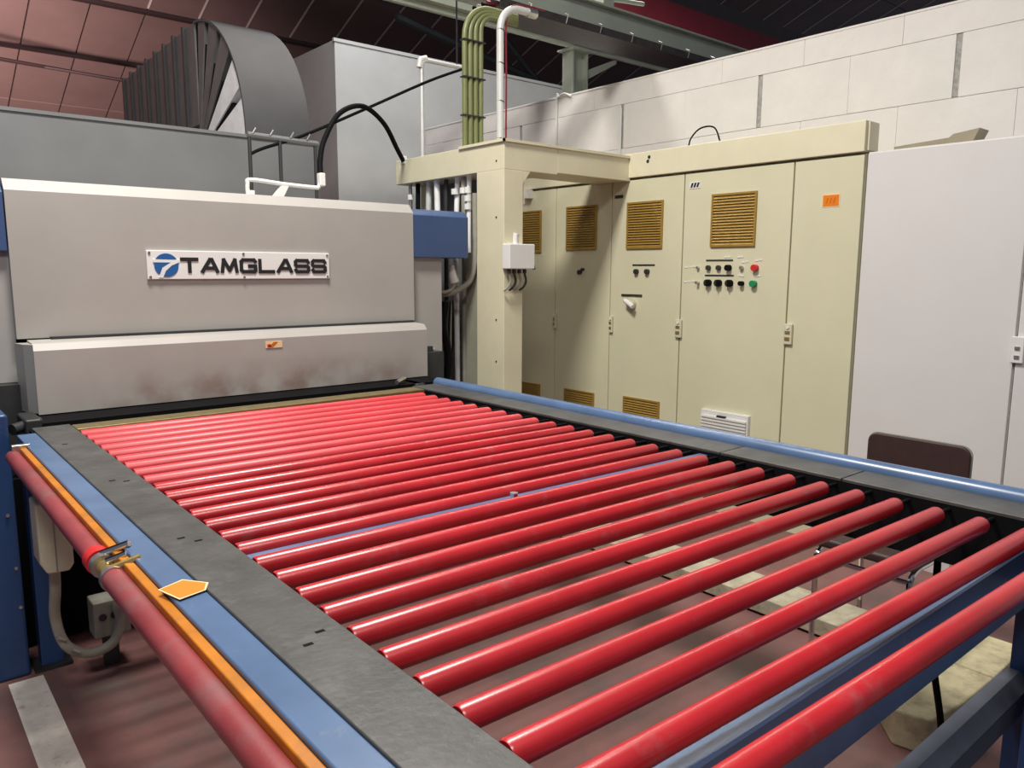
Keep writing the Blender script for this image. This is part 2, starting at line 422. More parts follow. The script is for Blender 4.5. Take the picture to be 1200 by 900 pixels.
box('post', 'dark', (2.50, 2.555, 3.765, 3.80, 0.845, 1.05), fu)
box('post', 'steel', (2.56, 2.585, 3.765, 3.79, 0.845, 1.03), fu)
box('mouth', 'black', (0.50, 2.40, 3.42, 3.72, 0.70, 0.90), fu)
# maker's nameplate with letters
npl = box('nameplate', 'white', (1.0, 1.893, 3.738, 3.752, 1.447, 1.577), fu, 0.003)
def letters(text, x0, z0, w, h, gap, t, y, parent):
    G = {'T': [[(0,1),(1,1)], [(.5,1),(.5,0)]],
         'A': [[(0,0),(.52,1),(.64,1),(1,0)], [(.2,.28),(.88,.28)]],
         'M': [[(0,0),(.12,1),(.5,.12),(.88,1),(1,0)]],
         'G': [[(1,.86),(.9,1),(.12,1),(0,.85),(0,.15),(.12,0),(.9,0),(1,.12),(1,.48),(.55,.48)]],
         'L': [[(0,1),(0,0),(1,0)]],
         'S': [[(1,.82),(.9,1),(.1,1),(0,.88),(0,.62),(.1,.5),(.9,.5),(1,.38),(1,.12),(.9,0),(.1,0),(0,.18)]]}
    x = x0
    for ch in text:
        mb = MB(); k = 0
        for st in G[ch]:
            P = [Vector((x + p[0]*w, z0 + p[1]*h)) for p in st]
            for a, b in zip(P, P[1:]):
                d = (b-a).normalized(); n = Vector((-d.y, d.x)) * t/2; e = d*t*0.36
                q = [a-e+n, a-e-n, b+e-n, b+e+n]
                mb.prism([(p.x, p.y) for p in q], 'y', y - k*0.0001, 3.7385); k += 1
        mb.build('letter', 'ink', parent)
        x += w + gap
letters('TAMGLASS', 1.150, 1.4825, 0.0700, 0.056, 0.0225, 0.0165, 3.7345, npl)
def disc_poly(cx_, cz_, r, n=40): return [(cx_ + r*math.cos(2*math.pi*i/n), cz_ + r*math.sin(2*math.pi*i/n)) for i in range(n)]
lx, lz = 1.083, 1.511
MB().prism(disc_poly(lx, lz, 0.053), 'y', 3.7355, 3.7385).build('emblem', 'logoblue', npl)
sw = MB()
sw.prism([(lx-.058, lz+.012), (lx-.058, lz+.026), (lx+.03, lz+.024), (lx+.058, lz+.026), (lx+.056, lz+.014), (lx+.02, lz+.012)], 'y', 3.7345, 3.7385)
sw.prism([(lx+.058, lz+.026), (lx+.02, lz+.012), (lx-.018, lz-.012), (lx-.036, lz-.056), (lx-.018, lz-.057), (lx-.004, lz-.026), (lx+.022, lz-.002), (lx+.058, lz+.014)], 'y', 3.7343, 3.7385)
sw.build('emblem_stroke', 'white', npl)
for xx, zz in ((1.012, 1.566), (1.44, 1.568), (1.88, 1.566), (1.012, 1.458), (1.44, 1.456), (1.88, 1.458)):
    tube('screw', 'steel', [(xx, 3.734, zz), (xx, 3.740, zz)], 0.006, npl, 8)
wl = box('warning_label', 'sticker_edge', (1.475, 1.558, 3.597, 3.601, 1.118, 1.150), fu)
MB().prism([(1.49, 1.123), (1.515, 1.147), (1.535, 1.147), (1.51, 1.123)], 'y', 3.5955, 3.598).build('mark', 'ink_brown', wl)
box('mark', 'red', (1.483, 1.50, 3.5955, 3.598, 1.123, 1.137), wl)
# feet / seals at the hood corners
box('hinge_bracket', 'dark', (0.44, 0.50, 3.42, 3.62, 0.86, 0.92), fu, 0.01)
box('hinge_bracket', 'dark', (2.20, 2.26, 3.40, 3.62, 0.86, 0.90), fu, 0.01)
tube('hinge_pin', 'steel', [(2.10, 3.43, 0.915), (2.17, 3.47, 0.925)], 0.012, fu)
tube('hinge_pin', 'dark', [(0.40, 3.44, 0.885), (0.50, 3.50, 0.895)], 0.022, fu)

# guard frame and conduit on top of the furnace
gf = thing('guard_frame', 'grey tubular guard frame standing on top of the furnace', 'frame', (1.92, 4.3, 1.858))
for pts in ([(1.72, 4.3, 1.86), (1.72, 4.3, 2.225)], [(2.11, 4.3, 1.86), (2.11, 4.3, 2.215)], [(1.895, 4.3, 1.86), (1.895, 4.3, 2.22)]):
    tube('upright', 'dark', pts, 0.011, gf, 8)
tube('top_rail', 'greybox', [(1.71, 4.3, 2.225), (2.125, 4.3, 2.215)], 0.016, gf, 8)
for i, xx in enumerate((1.74, 1.84, 1.96, 2.06)):
    tube('clip', 'steel', [(xx-0.008, 4.285, 2.23), (xx+0.012, 4.285, 2.262)], 0.004, gf, 6)
wc = thing('white_conduit_bracket', 'low white conduit and bracket along the front top of the furnace', 'conduit', (1.9, 4.05, 1.858))
k = 4.05
tube('conduit', 'white', smooth_path([(1.60, k, 1.86), (1.60, k, 1.93), (1.62, k, 1.955), (1.80, k, 1.945), (1.97, k, 1.94), (2.0, k, 1.945), (2.02, k, 1.99)]), 0.011, wc, 10)
box('clamp', 'white', (1.60, 1.63, k-0.02, k+0.02, 1.858, 1.90), wc, 0.003)
MB().prism([(1.72, 1.86), (1.78, 1.86), (1.82, 1.935), (1.78, 1.935)], 'y', k-0.015, k+0.015).build('foot', 'white', wc)
box('elbow_fitting', 'white', (2.0, 2.035, k-0.02, k+0.02, 1.95, 2.02), wc, 0.006)
bh = thing('black_hose', 'black flexible hose arching from the furnace top to the portal', 'hose', (2.05, 4.1, 2.0))
tube('hose', 'black', smooth_path([(2.02, 4.06, 2.0), (2.04, 4.10, 2.10), (2.09, 4.14, 2.22), (2.22, 4.2, 2.385), (2.40, 4.25, 2.455), (2.62, 4.38, 2.40), (2.80, 4.52, 2.28), (2.90, 4.60, 2.215)]), 0.015, bh, 10)
box('gland', 'white', (2.885, 2.915, 4.58, 4.62, 2.20, 2.25), bh, 0.005)
tag(tube('slack_cable', 'black', smooth_path([(3.2, 4.3, 2.81), (2.9, 4.3, 2.68), (2.46, 4.3, 2.46), (2.04, 4.3, 2.255), (1.80, 4.3, 2.16), (1.72, 4.3, 2.12)]), 0.009, None, 8),
    'thin dark cable slanting down from the white conduit to the guard frame', 'cable')

wp = thing('white_riser_conduit', 'thin white conduit rising behind the portal beam with a side arm', 'conduit', (3.32, 5.0, 0))
tube('riser', 'whitepipe', [(3.32, 5.0, 0), (3.32, 5.0, 2.98), (3.335, 5.0, 3.01), (3.37, 5.0, 3.02), (3.72, 5.0, 3.02)], 0.016, wp)
box('end_fitting', 'white', (3.70, 3.745, 4.98, 5.02, 3.0, 3.04), wp, 0.006)
tube('hanger_rod', 'dark', [(3.64, 5.0, 3.03), (3.64, 5.0, 8.4)], 0.007, wp, 6)
tube('elbow', 'white', [(3.30, 5.0, 2.96), (3.31, 5.0, 3.02), (3.36, 5.0, 3.035)], 0.021, wp)

# ------------------------------------------------------------------ beige portal with cable run
po = thing('cable_portal', 'beige sheet metal cable portal between furnace and control cabinets', 'portal', (2.97, 3.66, 0))
box('post', 'portal', (2.90, 3.045, 3.53, 3.79, 0, 2.07), po, 0.004)
box('post_cover', 'greenish', (2.915, 3.03, 3.79, 3.92, 0, 1.60), po, 0.003)
lbm = box('long_beam', 'portal', (2.90, 3.32, 3.53, 4.70, 2.068, 2.228), po, 0.004)
box('cross_beam', 'portal', (3.321, 3.985, 3.53, 3.83, 2.078, 2.226), po, 0.004)
MB().prism([(3.045, 2.0), (3.045, 2.068), (3.10, 2.068)], 'y', 3.53, 3.56).build('gusset', 'portal', po)
MB().prism([(3.535, 2.05), (3.535, 1.88), (3.60, 2.05)], 'x', 3.05, 3.06).build('gusset', 'portal', po)
box('top_lip', 'portal', (2.888, 2.90, 3.518, 3.96, 2.222, 2.238), po)
box('top_lip', 'portal', (2.888, 3.985, 3.518, 3.53, 2.222, 2.238), po)
box('rear_post', 'portal', (3.10, 3.32, 4.55, 4.70, 0, 2.068), po)
for zz in (2.12, 1.80, 1.2, 0.95):
    tube('screw', 'dark', [(2.897, 3.60, zz), (2.901, 3.60, zz)], 0.006, po, 6)

gc = thing('green_conduit_bundle', 'bundle of green conduits rising from the portal and bending under the girder', 'conduit', (3.08, 4.0, 2.228))
ZB = 3.07
for i in range(4):
    x = 3.015 + i*0.042; rr = 0.20 - i*0.035; zz = ZB + 0.05 - i*0.015
    pts = [(x, 4.06, 2.228), (x, 4.06, zz-rr)] + arc((x+rr, zz-rr), rr, 180, 90, 8, 'xz', 4.06)[1:] + [(3.44, 4.06, zz)]
    tube('conduit', 'greencable', pts, 0.017, gc, 10)
for zz in (2.45, 2.68, 2.90):
    box('strap', 'dark', (2.995, 3.165, 4.038, 4.082, zz, zz+0.008), gc)
sc_ = thing('silver_pipe', 'silver pipe beside the green conduits bending over at the top', 'pipe', (3.235, 3.98, 2.228))
pts = [(3.235, 3.98, 2.228), (3.235, 3.98, 2.985)] + arc((3.235+0.15, 2.985), 0.15, 180, 90, 9, 'xz', 3.98)[1:] + [(3.50, 3.98, 3.135)]
tube('tube', 'whitepipe', pts, 0.024, sc_, 14)
for zz in (2.32, 2.55, 2.78, 2.98):
    tube('band', 'dark', [(3.235, 3.98, zz), (3.237, 3.98, zz+0.006)], 0.0255, sc_, 14)
tube('end_sleeve', 'steel', [(3.46, 3.98, 3.135), (3.53, 3.98, 3.135)], 0.030, sc_, 14)
tag(tube('thin_red_cable', 'redsteel', smooth_path([(3.275, 3.97, 2.228), (3.277, 3.97, 2.7), (3.275, 3.97, 3.03), (3.31, 3.97, 3.13), (3.42, 3.97, 3.165), (3.6, 3.97, 3.17)]), 0.006, None, 6),
    'thin red cable running up beside the silver pipe', 'cable')
ct = thing('cable_tray', 'dark cable tray hung under the green girder with loose cables', 'tray', (4.8, 4.35, 3.2))
MB().box(3.45, 9, 4.25, 4.55, 3.235, 3.245).box(3.45, 9, 4.24, 4.25, 3.235, 3.29).build('tray_channel', 'tray', ct)
for i in range(5):
    tube('cable', ['tray', 'redsteel', 'black', 'cord', 'black'][i], [(3.40, 4.28+i*0.05, 3.27), (5.0, 4.28+i*0.05, 3.275+0.01*(i % 2)), (9, 4.28+i*0.05, 3.27)], 0.012, ct, 6)
for i in range(9):
    x = 3.7 + i*0.35
    tube('tie', 'steel', [(x, 4.236, 3.24), (x+0.02, 4.236, 3.30), (x+0.05, 4.30, 3.33)], 0.004, ct, 5)

# cables and hoses hanging inside the portal
for i, (y, rr, mt, lab) in enumerate((
        (4.60, 0.012, 'steel', 'corrugated steel conduit hanging farthest back inside the portal'),
        (4.52, 0.016, 'black', 'black hose hanging second from the back inside the portal'),
        (4.40, 0.020, 'whitepipe', 'pale wide conduit hanging inside the portal behind the blue cover'),
        (4.28, 0.020, 'galv', 'dull grey conduit hanging at the middle of the portal opening'),
        (4.19, 0.014, 'dark', 'dark thin hose hanging at the middle of the portal opening'),
        (4.08, 0.017, 'galv', 'grey conduit with white gland, third from the portal post'),
        (3.99, 0.017, 'cord', 'greenish grey conduit with white gland, second from the portal post'),
        (3.945, 0.015, 'galv', 'steel conduit with white gland hanging next to the portal post'))):
    t = thing('hanging_conduit', lab, 'conduit', (2.955, y, 0.0), 'conduits hanging inside the portal')
    tube('conduit', mt, [(2.95+0.01*(i % 3), y, 2.068), (2.955, y, 1.7), (2.955+0.012*(i % 2), y, 0.0)], rr, t, 10)
    if i in (0, 5, 6, 7):
        gl = MB()
        for q in range(3 if i == 7 else 1):
            gl.tube([(2.95, y, 2.00-q*0.05), (2.95, y, 1.965-q*0.05)], rr+0.008, 10)
        gl.build('gland', 'white', t)
box_b = box('cable_backing', 'greybox', (3.12, 3.16, 3.92, 4.70, 0, 2.068), po)
ch = thing('grey_cable_loop', 'grey flexible cable looping from the furnace side to the portal post', 'cable', (2.8, 3.9, 1.3))
tube('loop', 'cord', smooth_path([(2.66, 4.0, 1.36), (2.75, 3.92, 1.345), (2.83, 3.86, 1.38), (2.885, 3.82, 1.45), (2.893, 3.80, 1.60), (2.893, 3.80, 1.95)]), 0.017, ch, 10)
ch2 = thing('dark_cable_tangle', 'dark cables bunched between the furnace side and the portal post', 'cable', (2.75, 4.0, 0.8))
for i in range(5):
    y = 3.90 + 0.03*i
    tube('cable', ['black', 'dark', 'black', 'cord', 'black'][i], smooth_path([(2.74+0.03*i, y, 1.30), (2.72+0.035*i, y, 1.15-0.03*i), (2.76+0.02*i, y, 0.95), (2.72+0.03*i, y, 0.6), (2.74+0.03*i, y, 0.0)]), 0.022, ch2, 8)
pg = thing('white_plug', 'white plug connector hanging beside the furnace side panel', 'plug', (2.78, 3.88, 1.4))
tube('body', 'white', [(2.775, 3.88, 1.52), (2.785, 3.88, 1.46), (2.80, 3.88, 1.42)], [0.016, 0.024, 0.028], pg, 10)
tube('cable', 'cord', smooth_path([(2.80, 3.88, 1.42), (2.78, 3.88, 1.38), (2.72, 3.88, 1.36), (2.66, 3.9, 1.37)]), 0.010, pg, 8)

jb = thing('junction_box', 'white junction box on the portal post with cables below', 'box', (2.985, 3.51, 1.5))
box('housing', 'white', (2.885, 3.08, 3.46, 3.53, 1.50, 1.645), jb, 0.006)
tube('top_gland', 'white', [(2.955, 3.49, 1.645), (2.955, 3.49, 1.69), (2.96, 3.49, 1.70)], [0.018, 0.016, 0.02], jb, 10)
for i in range(4):
    x = 2.905 + i*0.04
    tube('gland', 'dark', [(x, 3.49, 1.50), (x, 3.49, 1.475)], 0.012, jb, 8)
    tube('cable', 'dark' if i % 2 else 'cord', smooth_path([(x, 3.49, 1.475), (x+0.012, 3.49, 1.43), (x+0.0, 3.50, 1.395), (x-0.02, 3.515, 1.375)]), 0.007, jb, 8)
tube('side_gland', 'dark', [(3.08, 3.49, 1.54), (3.10, 3.49, 1.50)], 0.010, jb, 8)

# ------------------------------------------------------------------ control cabinets
FX = 4.0
def louvre(parent, y0, y1, z0, z1, mt='vent', n=17):
    fr = MB(); t = 0.012; x0 = FX-0.030
    fr.box(x0, FX-0.018, y0, y1, z1-t, z1).box(x0, FX-0.018, y0, y1, z0, z0+t)
    fr.box(x0, FX-0.018, y0, y0+t, z0+t, z1-t).box(x0, FX-0.018, y1-t, y1, z0+t, z1-t)
    o = fr.build('vent_frame', mt, parent)
    sl = MB(); h = (z1-z0-2*t)/n
    for i in range(n):
        z = z0+t+i*h
        sl.add([(x0-0.001, y0+t, z), (x0-0.001, y1-t, z), (FX-0.019, y1-t, z+h*0.9), (FX-0.019, y0+t, z+h*0.9),
                (x0+0.001, y0+t, z-0.001), (x0+0.001, y1-t, z-0.001)], [(0, 1, 2, 3), (0, 4, 5, 1)])
    s_ = sl.build('slats', mt, o); s_['kind'] = 'stuff'
    return o
def lock(parent, y, z, w=0.05, h=0.115):
    o = box('lock_plate', 'ivory', (FX-0.036, FX-0.020, y-w/2, y+w/2, z-h/2, z+h/2), parent, 0.004)
    box('lock_insert', 'brass', (FX-0.040, FX-0.034, y-w*0.3, y+w*0.3, z+h*0.02, z+h*0.16), o)
    box('lock_insert', 'brass', (FX-0.040, FX-0.034, y-w*0.3, y+w*0.3, z-h*0.30, z-h*0.14), o)
    tube('lock_core', 'white', [(FX-0.042, y, z+h*0.33), (FX-0.034, y, z+h*0.33)], 0.009, o, 8)
    return o
G = 'beige control cabinets'
def cabinet(y0, y1, label, vents=True, mt='cab', z1=2.09, top=None):
    t = thing('control_cabinet', label, 'cabinet', (4.3, (y0+y1)/2, 0), G if mt == 'cab' else 'white cabinets')
    box('body', mt, (FX, 4.6, y0+0.001, y1-0.001, 0, z1), t)
    dr = box('door', mt, (FX-0.018, FX, y0+0.004, y1-0.004, 0.10, z1-0.006), t, 0.004)
    return t, dr
c1, d1 = cabinet(1.955, 2.345, 'narrow beige cabinet with an orange label, beside the white cabinet')
c2, d2 = cabinet(2.345, 3.085, 'wide beige cabinet with push buttons and a white bottom vent')
c3, d3 = cabinet(3.085, 3.69, 'beige cabinet with a rotary switch right of the portal beam')
c4, d4 = cabinet(3.69, 4.245, 'beige cabinet shaded under the portal beam, with two brass vents')
c5, d5 = cabinet(4.245, 4.86, 'farthest beige cabinet, seen just beside the portal post')
louvre(d2, 2.565, 2.872, 1.637, 1.948)
louvre(d3, 3.242, 3.545, 1.637, 1.940)
louvre(d4, 3.825, 4.127, 1.637, 1.945)
louvre(d5, 4.40, 4.70, 1.625, 1.938)
louvre(d3, 3.222, 3.537, 0.40, 0.638, n=13)
louvre(d4, 3.818, 4.124, 0.40, 0.622, n=12)
louvre(d5, 4.40, 4.70, 0.40, 0.618, n=12)
# white vent
wv = box('white_vent', 'white', (FX-0.045, FX-0.018, 2.54, 2.876, 0.42, 0.645), d2, 0.003)
for i in range(10):
    z = 0.60 - i*0.0195
    box('slat', 'white', (FX-0.058, FX-0.044, 2.548, 2.868, z, z+0.011), wv)
box('brand_tab', 'dark', (FX-0.060, FX-0.045, 2.69, 2.75, 0.612, 0.622), wv)
lock(d2, 3.085, 1.13); lock(d1, 2.322, 1.145); lock(d3, 3.665, 1.125, 0.03); lock(d4, 4.235, 1.12, 0.03)
# push buttons: two rows
def knob(parent, y, z, r, mt, name='push_button', depth=0.022):
    return tube(name, mt, [(FX-0.018, y, z), (FX-0.018-depth, y, z)], r, parent, 14)
row1 = [(2.955, 'steel', .009), (2.878, 'dark', .015), (2.805, 'dark', .015), (2.733, 'black', .018), (2.645, 'steel', .012), (2.553, 'red', .019)]
row2 = [(2.950, 'steel', .009), (2.873, 'black', .021), (2.799, 'black', .021), (2.721, 'black', .021), (2.639, 'black', .014), (2.558, 'green', .019)]
for y, mt, r_ in row1: knob(d2, y, 1.513, r_, mt, depth=0.018 if r_ < .016 else 0.03)
for y, mt, r_ in row2:
    o = knob(d2, y, 1.422, r_, mt, depth=0.03)
    if r_ > .02: box('knob_grip', 'dark', (FX-0.062, FX-0.045, y-0.004, y+0.004, 1.405, 1.44), o)
for (y0, y1, z) in ((2.71, 2.90, 1.553), (2.70, 2.905, 1.463)):
    box('legend_strip', 'dark', (FX-0.021, FX-0.018, y0, y1, z, z+0.009), d2)
lg = MB()
for (y, z) in ((3.05, 1.515), (3.02, 1.518), (2.99, 1.52), (3.05, 1.425), (3.02, 1.428), (2.99, 1.43), (2.76, 1.575), (2.735, 1.577), (2.67, 1.575), (2.65, 1.577),
               (2.64, 1.545), (2.615, 1.548), (2.55, 1.555), (2.525, 1.558), (2.64, 1.465), (2.66, 1.468), (2.55, 1.465), (2.53, 1.468)):
    lg.box(FX-0.021, FX-0.018, y-0.010, y+0.010, z-0.004, z+0.004)
lg.build('legend_tags', 'white', d2)['kind'] = 'stuff'
bt = box('badge', 'white', (FX-0.021, FX-0.018, 2.965, 3.045, 1.993, 2.033), d2)
for i in range(3):
    y = 3.027 - i*0.022
    MB().prism([(y+0.010, 2.0), (y-0.004, 2.0), (y-0.014, 2.027), (y, 2.027)], 'x', FX-0.0225, FX-0.0205).build('badge_stroke', 'ink', bt)
knob(d3, 3.450, 1.487, 0.017, 'dark'); knob(d3, 3.357, 1.487, 0.017, 'dark')
box('legend_strip', 'dark', (FX-0.021, FX-0.018, 3.30, 3.49, 1.525, 1.535), d3)
box('legend_strip', 'dark', (FX-0.024, FX-0.018, 3.40, 3.58, 1.322, 1.336), d3)
rs = tube('rotary_switch', 'ivory', [(FX-0.018, 3.48, 1.275), (FX-0.05, 3.48, 1.275)], 0.034, d3, 16)
tube('switch_grip', 'white', [(FX-0.055, 3.52, 1.295), (FX-0.065, 3.44, 1.255)], 0.015, rs, 8)
box('legend_tag', 'dark', (FX-0.024, FX-0.018, 3.59, 3.66, 1.975, 1.995), d3)
knob(d4, 3.98, 1.48, 0.016, 'dark'); knob(d4, 3.95, 1.50, 0.010, 'dark')
ol = box('orange_label', 'sticker_edge', (FX-0.020, FX-0.018, 2.075, 2.172, 1.832, 1.900), d1)
box('label_paper', 'sticker', (FX-0.0215, FX-0.0195, 2.080, 2.167, 1.838, 1.894), ol)
for i in range(3):
    y = 2.145 - i*0.02
    MB().prism([(y+0.006, 1.852), (y-0.001, 1.852), (y-0.008, 1.880), (y-0.001, 1.880)], 'x', FX-0.0225, FX-0.0205).build('mark', 'ink_brown', ol)
hd = thing('cabinet_header', 'beige cable duct running along the top of the beige cabinets', 'duct', (4.05, 3.4, 2.095))
box('cover', 'cab_hdr', (3.965, 4.11, 1.955, 4.86, 2.098, 2.252), hd, 0.004)
box('end_cap', 'cab_hdr', (3.99, 4.09, 1.945, 1.955, 2.105, 2.245), hd)
for y, z in ((3.36, 2.215), (3.37, 2.19)):
    tube('hole_plug', 'dark', [(3.962, y, z), (3.966, y, z)], 0.011, hd, 8)
tag(tube('small_cable_hoop', 'black', smooth_path([(4.05, 3.12, 2.25), (4.05, 3.10, 2.31), (4.05, 3.03, 2.36), (4.05, 2.93, 2.35), (4.05, 2.88, 2.25)]), 0.005, None, 6),
    'small thin cable hoop standing up from the cabinet header', 'cable')
# white cabinets
w1, wd1 = cabinet(1.205, 1.945, 'white tall cabinet door behind the brown chair', mt='whitecab', z1=2.095)
w2, wd2 = cabinet(0.46, 1.203, 'white tall cabinet cut off at the right edge of the picture', mt='whitecab', z1=2.095)
lk = box('lock_plate', 'white', (FX-0.036, FX-0.018, 1.165, 1.215, 1.09, 1.21), wd2, 0.004)
box('lock_insert', 'steel', (FX-0.041, FX-0.034, 1.18, 1.20, 1.15, 1.165), lk); box('lock_insert', 'steel', (FX-0.041, FX-0.034, 1.18, 1.20, 1.11, 1.125), lk)
tl = thing('beige_trunking', 'beige open end of trunking lying on top of the white cabinet', 'trunking', (4.3, 1.75, 2.095))
MB().prism([(1.95, 2.095), (1.585, 2.095), (1.54, 2.195), (1.66, 2.18), (1.68, 2.165), (1.95, 2.15)], 'x', 4.28, 4.40).build('channel', 'beigeshade', tl)
# thin conduits on the wall
tag(box('white_clip_box', 'white', (3.93, 3.981, 4.50, 4.58, 2.03, 2.095)), 'tiny white box tucked under the header behind the portal post', 'box')
tp = thing('thin_wall_conduit', 'thin white conduit with a hooked top on the white block wall', 'conduit', (4.87, 5.2, 2.2))
tube('conduit', 'white', smooth_path([(4.885, 5.215, 0.0), (4.885, 5.215, 2.0), (4.885, 5.215, 2.94), (4.885, 5.19, 3.0), (4.885, 5.12, 3.02), (4.89, 5.04, 2.985)]), 0.010, tp, 8)
tag(tube('short_wall_conduit', 'white', [(4.885, 4.45, 0.0), (4.885, 4.45, 2.80)], 0.008, None, 8), 'short thin white conduit running straight up the white block wall', 'conduit')

# ------------------------------------------------------------------ roller conveyor
cv = thing('roller_conveyor', 'long roller conveyor with red rollers and a blue frame', 'conveyor', (1.35, 1.85, 0))
Y0, Y1 = 0.36, 3.36
# left rail
box('side_beam', 'rail', (0.389, 0.449, Y0, Y1-0.12, 0.80, 0.900), cv, 0.004)
lg_ = [(0.34+0.001, 1.35), (1.352, 2.30), (2.302, 3.30)]
box('cover_strip', 'belt', (0.449, 0.575, Y0, 3.33, 0.893, 0.9035), cv, 0.003)
box('inner_plate', 'black', (0.565, 0.572, Y0, Y1, 0.73, 0.892), cv)
box('orange_bar', 'orange_bar', (0.369, 0.388, Y0, 3.06, 0.835, 0.893), cv, 0.003)
# right rail
box('side_beam', 'rail', (2.292, 2.352, Y0, Y1, 0.73, 0.893), cv, 0.004)
for a, b in ((Y0, 1.058), (1.062, 1.478), (1.482, Y1)):
    box('cover_strip', 'belt', (2.150, 2.292, a, b, 0.889, 0.899), cv, 0.002)
tube('edge_tube', 'rail', [(2.322, Y0, 0.898), (2.322, Y1+0.02, 0.898)], 0.030, cv, 20)
box('inner_plate', 'black', (2.150, 2.157, Y0, Y1, 0.73, 0.888), cv)
box('bed_strip', 'olive', (0.575, 2.12, 3.20, 3.30, 0.885, 0.905), cv, 0.004)
box('bed_plate', 'black', (0.45, 2.3, 3.30, 3.40, 0.85, 0.885), cv)
# slots in the left cover strip
for (x, y) in ((0.50, 1.74), (0.525, 1.70), (0.50, 1.10), (0.535, 1.13), (0.50, 2.35), (0.53, 2.32), (0.49, 2.95)):
    box('slot', 'black', (x-0.008, x+0.008, y-0.004, y+0.004, 0.9032, 0.9042), cv)
# cross members
def crossbar(y, w, z0, z1, mt, bv=0.006): return box('cross_member', mt, (0.50, 2.30, y-w/2, y+w/2, z0, z1), cv, bv)
MB().prism([(0.635, 0.675), (0.635, 0.828), (0.632, 0.834), (0.576, 0.834), (0.572, 0.830), (0.572, 0.675)], 'x', 0.50, 2.30).build('cross_member', 'rail', cv)
MB().prism([(0.50, 1.615), (2.30, 1.56), (2.30, 1.525), (0.50, 1.58)], 'z', 0.78, 0.880).build('cross_member', 'rail', cv, 0.004)
crossbar(2.95, 0.040, 0.70, 0.80, 'rail')
MB().tube([(1.33, 1.572, 0.88), (1.33, 1.572, 0.892)], 0.012, 6).build('bolt', 'chrome', cv)
# legs
for x in (0.40, 2.27):
    for y in (0.55, 3.22):
        lgm = box('leg', 'navy', (x, x+0.075, y, y+0.075, 0.012, 0.73), cv, 0.003)
        box('foot_plate', 'dark', (x-0.025, x+0.10, y-0.025, y+0.10, 0, 0.012), lgm)
# low cross channel near the front
MB().prism([(0.572, 0.36), (0.632, 0.36), (0.632, 0.45), (0.60, 0.45), (0.572, 0.42)], 'x', 0.475, 2.27).build('stretcher', 'stretch', cv)
box('drive_cover', 'navy', (2.02, 2.42, 0.20, 0.52, 0.05, 0.68), cv, 0.006)
# rollers: 27 at an even pitch
r_me = {}
SK = 0.042   # the rollers sit very slightly askew across the frame
def roller_mesh():
    mb = MB(); rr = 0.0214
    xa, xb = 0.585, 2.085
    mb.tube([(xa, SK, 0), (xa+0.004, SK, 0), (xb-0.014, 0, 0), (xb-0.007, 0, 0), (xb-0.002, 0, 0), (xb, 0, 0)], [rr*0.9, rr, rr, rr*0.92, rr*0.75, rr*0.5], 32)
    return mb
def shaft_mesh():
    mb = MB(); mb.tube([(2.083, 0, 0), (2.150, -0.002, 0)], 0.006, 10); return mb
first = {}
for i in range(27):
    y = 3.150 - i*0.1036; z = 0.8785
    key = 'roller_far' if i < 9 else 'roller'
    if key not in first:
        ro = roller_mesh(); ro.v = [(a, b+y, c_+z) for a, b, c_ in ro.v]; ro = ro.build('roller', key, cv)
        sh = shaft_mesh(); sh.v = [(a, b+y, c_+z) for a, b, c_ in sh.v]; sh = sh.build('shaft', 'black', ro)  # shaft blacked out to sink into the shade beside the rail
        first[key] = (ro, sh, y)
    else:
        ro, sh, yy0 = first[key]
        a = ro.copy(); COL.objects.link(a); a.parent = cv; a.location = (0, y-yy0, 0)
        b = sh.copy(); COL.objects.link(b); b.parent = a; b.location = (0, 0, 0)
# orange label on the rail
st = thing('rail_label', 'orange paper label stuck on the blue left rail of the conveyor', 'label', (0.415, 1.45, 0.9035))
MB().prism([(0.377, 1.475), (0.395, 1.405), (0.446, 1.418), (0.462, 1.450), (0.428, 1.497)], 'z', 0.9036, 0.9046).build('border', 'sticker_edge', st)
MB().prism([(0.381, 1.473), (0.397, 1.410), (0.444, 1.421), (0.457, 1.450), (0.427, 1.491)], 'z', 0.9044, 0.9052).build('paper', 'sticker', st)

# ------------------------------------------------------------------ red pipe with coupling at the left
rp = thing('red_trip_bar', 'dull red round bar with brass coupling along the left of the conveyor', 'pipe', (0.335, 1.7, 0.82))
px, pz, pr = 0.349, 0.864, 0.0235
tube('bar', 'pipe', [(px, 1.83, pz), (px, 3.03, pz)], pr, rp, 24)
tube('bar', 'pipe', [(px, 0.36, pz), (px, 1.69, pz)], pr, rp, 24)
tube('red_ring', 'red', [(px, 1.805, pz), (px, 1.845, pz)], pr+0.005, rp, 24)
tube('nipple', 'brass', [(px, 1.68, pz), (px, 1.82, pz)], 0.016, rp, 16)
tube('clamp_ring', 'steel', [(px, 1.775, pz), (px, 1.80, pz)], pr+0.002, rp, 20)
tube('clamp_ring', 'steel', [(px, 1.685, pz), (px, 1.70, pz)], pr+0.003, rp, 20)
tube('bolt', 'chrome', [(0.352, 1.80, pz+0.022), (0.400, 1.765, pz+0.044)], 0.008, rp, 8)
tube('bolt', 'chrome', [(0.350, 1.75, pz+0.02), (0.385, 1.73, pz+0.035)], 0.007, rp, 8)
tube('bolt', 'brass', [(0.350, 1.70, pz+0.02), (0.402, 1.685, pz+0.036)], 0.008, rp, 8)
tube('end_cap', 'steel', [(px, 3.025, pz), (px, 3.045, pz)], pr*0.9, rp, 20)
box('bracket', 'steel', (0.345, 0.40, 3.02, 3.045, 0.85, 0.905), rp, 0.003)

